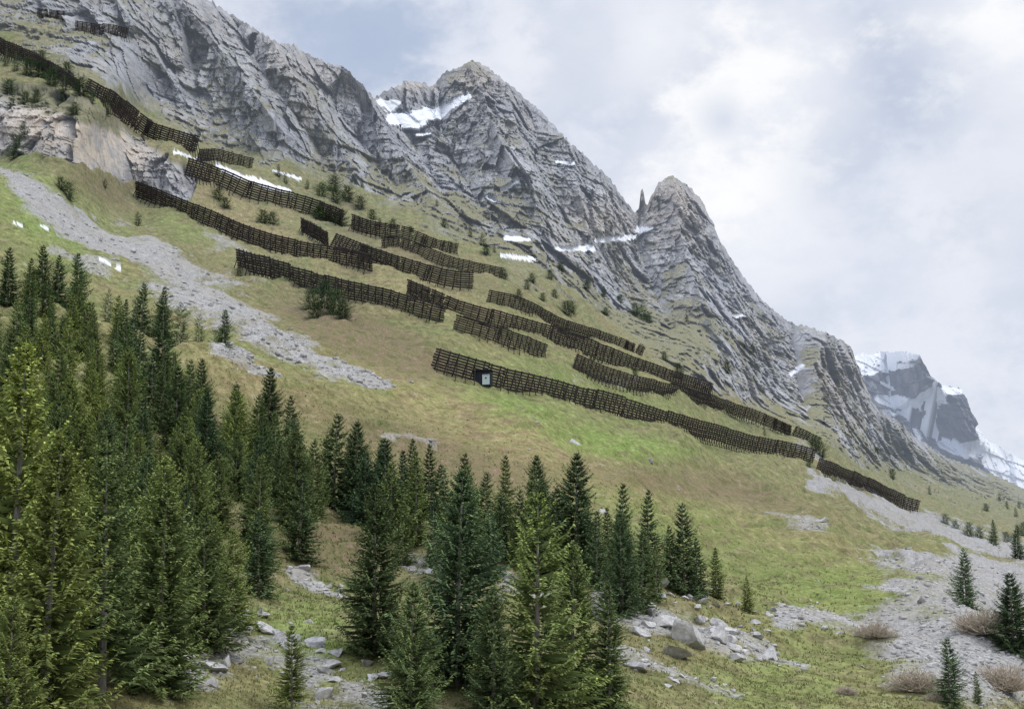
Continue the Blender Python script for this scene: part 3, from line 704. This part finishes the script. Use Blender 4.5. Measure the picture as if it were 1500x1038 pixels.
# ------------------------------------------------------------------ boulders
s = NT('limestone'); a = s.noise(1.6, 5, None, .7); b = s.noise(9, 3)
c = s.mix(s.mr(a, .35, .65), (.29, .285, .28), (.56, .55, .53)); c = s.mul(c, s.mr(b, .3, .7, .8, 1.15)); M_STONE = s.finish(c, .9)
import bmesh
def rock_mesh(seed, sub=3):
    r = random.Random(seed); bm = bmesh.new(); bmesh.ops.create_icosphere(bm, subdivisions=sub, radius=1)
    pl = [(Vector((r.uniform(-1, 1), r.uniform(-1, 1), r.uniform(-1, 1))).normalized(), r.uniform(.32, .7)) for _ in range(10)]
    for v in bm.verts:
        for n, d_ in pl:
            t = v.co.dot(n)
            if t > d_: v.co -= n*(t-d_)
        v.co += Vector((r.uniform(-1, 1), r.uniform(-1, 1), r.uniform(-1, 1)))*.015
    for v in bm.verts: v.co.z *= .7
    me = bpy.data.meshes.new('boulder'); bm.to_mesh(me); bm.free(); me.materials.append(M_STONE); return me
RKS = [rock_mesh(k, 3) for k in range(10)]
def boulder(u, v, wpx, lab, grp='limestone boulders'):
    p = g1p(u, v); sz = wpx*.74*depth(p)/F
    o = link('boulder', RKS[random.randrange(10)]); o.location = p+Vector((0, 0, sz*.12))
    o.scale = (sz*random.uniform(.9, 1.4), sz*random.uniform(.65, 1.1), sz*random.uniform(.5, .95)); o.rotation_euler = (random.uniform(-.45, .45), random.uniform(-.4, .5)+.15, random.uniform(0, 6.28))
    o['label'] = lab; o['category'] = 'boulder'; o['group'] = grp
for u, v, w, lab in [(1010,945,60,'largest pale slab in the rubble right of the front cluster'),(1056,952,50,'pale slab just right of the largest slab'),(992,975,42,'rounded boulder below the largest slab'),(970,922,38,'boulder just above the largest slab on its left'),
  (968,882,30,'pale boulder under the pointed dark spruce'),(936,992,34,'pale boulder beside the right foot of the front cluster'),(1030,895,20,'flat stone left of the small yellow green spruce'),(840,654,20,'flat grey stone alone on the bright green patch'),(952,684,14,'small flat stone alone below the bright green patch'),(1205,790,18,'stone at the end of the small scree tongue'),
  (1312,852,16,'stone alone on grass left of the lone dark spruce'),(602,580,12,'small stone alone right of the scree gully foot'),(268,985,44,'big pale boulder under the right end of the left stand'),(345,950,44,'pale block touching the left stand, upper side of the rubble'),(386,945,34,'pale block on the upper right of the left rubble'),
  (318,995,38,'pale boulder in the centre of the left rubble'),(470,1030,38,'boulder at the bottom edge left of the front cluster'),(744,858,26,'pale stone in the gap behind the front cluster'),(722,890,30,'upright pale stone in the gap of the front cluster'),(885,772,16,'pale stone left of the dark wide spruce'),(1350,905,16,'stone in the middle of the right scree')]:
    boulder(u, v, w, lab)
for pts, jit, n, wr, lab in [([(255,985),(330,960),(400,955),(480,990),(550,1040)],36,90,(8,30),'pale grey boulder in the rubble between left stand and front cluster'),
  ([(440,838),(495,870)],13,15,(6,18),'grey stone in the small patch at the middle left gap'),([(600,830),(690,835),(745,860),(830,890)],18,18,(6,20),'grey stone beneath the middle tree line'),
  ([(890,890),(960,905),(1060,940),(1130,960)],24,68,(7,26),'pale stone around the large slabs right of the front cluster'),([(925,970),(1000,1010),(1070,1040)],22,20,(5,16),'small stone on the grass at the bottom, right of the front cluster'),
  ([(970,882),(1040,890),(1110,908),(1150,920)],8,18,(6,18),'pale stone in the line under the right end of the trees'),([(1150,930),(1300,930),(1420,960),(1500,950)],36,14,(5,12),'stone scattered on the right scree field'),
  ([(330,480),(420,540),(540,575)],18,8,(4,9),'stone on the foot of the scree gully'),([(700,640),(900,720),(1100,800),(1300,860)],45,20,(4,8),'small stone scattered on the open grass slope'),([(335,545),(390,560),(330,600)],14,7,(5,12),'grey stone behind the back of the main stand')]:
    pts = np.array(pts, float)
    for _ in range(n):
        k = random.randrange(len(pts)-1); t = random.random(); c = pts[k]*(1-t)+pts[k+1]*t
        boulder(c[0]+random.gauss(0, jit*.6), c[1]+random.gauss(0, jit*.6), wr[0]+(wr[1]-wr[0])*random.random()**2.2, lab, lab)

# loose scree and turf as uncountable cover
def scatter(name, n, wfun, dmax, mk, mat, attr=None):
    us = rng.uniform(-40, 1540, n*6); vs = rng.uniform(250, 1120, n*6)
    fi, fj = idx_of(us, vs); ok = (fj > 0); us, vs, fi, fj = us[ok], vs[ok], fi[ok], fj[ok]
    pr = wfun(fi, fj); p = bil(P, fi, fj); dd_ = p[:, 1]*CP+p[:, 2]*SP
    k = (rng.random(len(us)) < pr) & (dd_ < dmax*(.6+.4*rng.random(len(us)))); p = p[k][:n]; dd_ = dd_[k][:n]
    V, Fc = mk(p, dd_)
    me = bpy.data.meshes.new(name); me.vertices.add(len(V)); me.vertices.foreach_set('co', V.astype(np.float32).reshape(-1))
    nl = Fc.size; me.loops.add(nl); me.loops.foreach_set('vertex_index', Fc.astype(np.int32).reshape(-1)); me.polygons.add(len(Fc)); me.polygons.foreach_set('loop_start', (np.arange(len(Fc))*Fc.shape[1]).astype(np.int32)); me.update(calc_edges=True)
    me.materials.append(mat); o = link(name, me); o['kind'] = 'stuff'; return o
def mk_stones(p, dd_):
    n = len(p); c = np.array([(-1,-1,-1),(1,-1,-1),(1,1,-1),(-1,1,-1),(-1,-1,1),(1,-1,1),(1,1,1),(-1,1,1)], float)*.6
    sz = (.06+.22*rng.random(n)**4)*np.clip(dd_/90, .8, 2.2)
    V = c[None]+rng.uniform(-.38, .38, (n, 8, 3)); V = V*sz[:, None, None]*np.array([1.2, 1, .6]); a = rng.uniform(0, 6.28, n)
    x_ = V[..., 0]*np.cos(a)[:, None]-V[..., 1]*np.sin(a)[:, None]; y_ = V[..., 0]*np.sin(a)[:, None]+V[..., 1]*np.cos(a)[:, None]
    V = np.stack([x_, y_, V[..., 2]], -1)+p[:, None]
    fc = np.array([(0,3,2,1),(4,5,6,7),(0,1,5,4),(1,2,6,5),(2,3,7,6),(3,0,4,7)])
    return V.reshape(-1, 3), (fc[None]+np.arange(n)[:, None, None]*8).reshape(-1, 4)
o = scatter('scree', 28000, lambda i, j: np.clip(bil(SCR, i, j)*1.2, 0, 1)**1.6*.8, 330, mk_stones, M_STONE); o['label'] = 'loose grey limestone scree lying in the gully and fields'; o['category'] = 'scree'
s = NT('turf_blades'); a = s.noise(.35, 3); b = s.noise(4, 2)
c = s.mix(s.mr(a, .35, .65), (.27, .24, .12), (.175, .215, .080)); c = s.mul(c, s.mr(b, .3, .7, .7, 1.3)); M_BLADE = s.finish(c, .9)
def mk_tuft(p, dd_):
    n = len(p); V = []
    for k in range(3):
        a = rng.uniform(0, 6.28, n); h = rng.uniform(.07, .18, n)*np.clip(dd_/90, .7, 1.5); w = h*.35
        dx = np.stack([np.cos(a), np.sin(a), 0*a], 1); le = np.stack([np.cos(a*3), np.sin(a*3), 0*a], 1)*(h*.5)[:, None]; off = rng.uniform(-.12, .12, (n, 3))*np.array([1, 1, 0])
        V.append(np.stack([p+off-dx*w[:, None]-[0, 0, .03], p+off+dx*w[:, None]-[0, 0, .03], p+off+le+np.stack([0*h, 0*h, h], 1)], 1))
    V = np.concatenate(V, 0).reshape(-1, 3); return V, np.arange(len(V)).reshape(-1, 3)
def wt(i, j):
    return np.clip(1-1.6*bil(SCR, i, j)-bil(RK, i, j)*2, 0, 1)*.5
o = scatter('grass', 42000, wt, 200, mk_tuft, M_BLADE); o['label'] = 'short olive grass tufts covering the lower slope'; o['category'] = 'grass'

# ------------------------------------------------------------------ sky and light
W = bpy.data.worlds.new('World'); scene.world = W; W.use_nodes = True; t = W.node_tree; t.nodes.clear()
def wn_(ty, **k):
    n = t.nodes.new(ty)
    for a, b in k.items(): setattr(n, a, b)
    return n
SUN_EL, SUN_AZ = math.radians(50), math.radians(120)   # azimuth clockwise from +Y
out = wn_('ShaderNodeOutputWorld'); bg = wn_('ShaderNodeBackground'); bg2 = wn_('ShaderNodeBackground')
sky = wn_('ShaderNodeTexSky', sky_type='NISHITA'); sky.sun_disc = False; sky.sun_elevation = SUN_EL; sky.sun_rotation = SUN_AZ
t.links.new(sky.outputs[0], bg.inputs[0]); bg.inputs[1].default_value = .12
tc = wn_('ShaderNodeTexCoord'); mp = wn_('ShaderNodeMapping'); mp.inputs['Scale'].default_value = (1, 1, 1.5); mp.inputs['Rotation'].default_value = (0, math.radians(22), 0); t.links.new(tc.outputs['Generated'], mp.inputs[0])
def wnoise(sc, det, rough, dist=0):
    n = wn_('ShaderNodeTexNoise'); n.inputs['Scale'].default_value = sc; n.inputs['Detail'].default_value = det; n.inputs['Roughness'].default_value = rough; n.inputs['Distortion'].default_value = dist
    t.links.new(mp.outputs[0], n.inputs['Vector']); return n.outputs['Fac']
def wmr(v, a, b, c=0., d=1.):
    n = wn_('ShaderNodeMapRange'); n.interpolation_type = 'SMOOTHSTEP'; t.links.new(v, n.inputs[0])
    for k, q_ in enumerate((a, b, c, d)): n.inputs[k+1].default_value = q_
    return n.outputs[0]
def wmath(op, a, b):
    n = wn_('ShaderNodeMath', operation=op)
    for k, q_ in enumerate((a, b)):
        if isinstance(q_, (int, float)): n.inputs[k].default_value = q_
        else: t.links.new(q_, n.inputs[k])
    return n.outputs[0]
def wmix(f, a, b):
    n = wn_('ShaderNodeMix', data_type='RGBA'); t.links.new(f, n.inputs[0])
    for k, q_ in ((6, a), (7, b)):
        if isinstance(q_, tuple): n.inputs[k].default_value = (*q_, 1)
        else: t.links.new(q_, n.inputs[k])
    return n.outputs[2]
def spot(u, v, r, k=3.6):     # a brighter or thinner place in the cloud, as a direction in the sky
    d = Vector([float(q_) for q_ in unproj(u, v, 1.)]).normalized()
    n = wn_('ShaderNodeVectorMath', operation='DISTANCE'); t.links.new(tc.outputs['Generated'], n.inputs[0]); n.inputs[1].default_value = d
    return wmr(wmath('ADD', n.outputs['Value'], wmath('MULTIPLY', wmath('SUBTRACT', nA, .5), r*k)), 0, r*1.2, 1, 0)
nA = wnoise(13, 6, .62, .1); nB = wnoise(4.2, 3, .5, .2)
f = wmath('ADD', wmath('MULTIPLY', nA, .5), wmath('MULTIPLY', nB, .5))
cl = wmix(wmr(f, .38, .60), (.585, .645, .78), (.83, .86, .945))
for u, v, r, st in [(1445,25,.060,1.),(1125,135,.065,.95),(1040,245,.065,1.),(960,60,.06,.5),(1480,120,.05,.4),(1400,330,.07,.3),(1130,330,.06,.4),(760,90,.05,.3)]:
    cl = wmix(wmath('MULTIPLY', spot(u, v, r), st), cl, (1.05, 1.05, 1.06))
for u, v, r, st in [(540,60,.07,.75),(640,50,.06,.45),(1380,120,.05,.2),(1250,250,.05,.25),(1300,420,.06,.2),(860,30,.05,.25),(1060,178,.02,.4)]:
    cl = wmix(wmath('MULTIPLY', spot(u, v, r), st), cl, (.45, .54, .71))
sep = wn_('ShaderNodeSeparateXYZ'); t.links.new(tc.outputs['Generated'], sep.inputs[0])
cl = wmix(wmr(sep.outputs[2], -.08, 0., 1, 0), cl, (.18, .19, .15))
t.links.new(cl, bg2.inputs[0])
t.links.new(wmr(sep.outputs[2], .45, .95, 1.0, 2.7), bg2.inputs[1])      # overcast: the cloud is brightest overhead
mxs = wn_('ShaderNodeMixShader'); mxs.inputs[0].default_value = .93
t.links.new(bg.outputs[0], mxs.inputs[1]); t.links.new(bg2.outputs[0], mxs.inputs[2]); t.links.new(mxs.outputs[0], out.inputs[0])
sl = bpy.data.lights.new('sun', 'SUN'); sl.energy = 1.3; sl.angle = math.radians(22); sl.color = (1, .96, .9); so = bpy.data.objects.new('sun', sl); COL.objects.link(so)
sd = Vector((math.sin(SUN_AZ)*math.cos(SUN_EL), math.cos(SUN_AZ)*math.cos(SUN_EL), math.sin(SUN_EL)))
so.rotation_euler = sd.to_track_quat('Z', 'Y').to_euler()
cam = bpy.data.cameras.new('camera'); cam.lens = 50; cam.sensor_width = 36; cam.clip_end = 20000; cam.clip_start = .5
co = bpy.data.objects.new('camera', cam); COL.objects.link(co); co.rotation_euler = (math.pi/2+PITCH, 0, 0); scene.camera = co
scene.view_settings.view_transform = 'Standard'; scene.view_settings.look = 'None'; scene.view_settings.exposure = 0
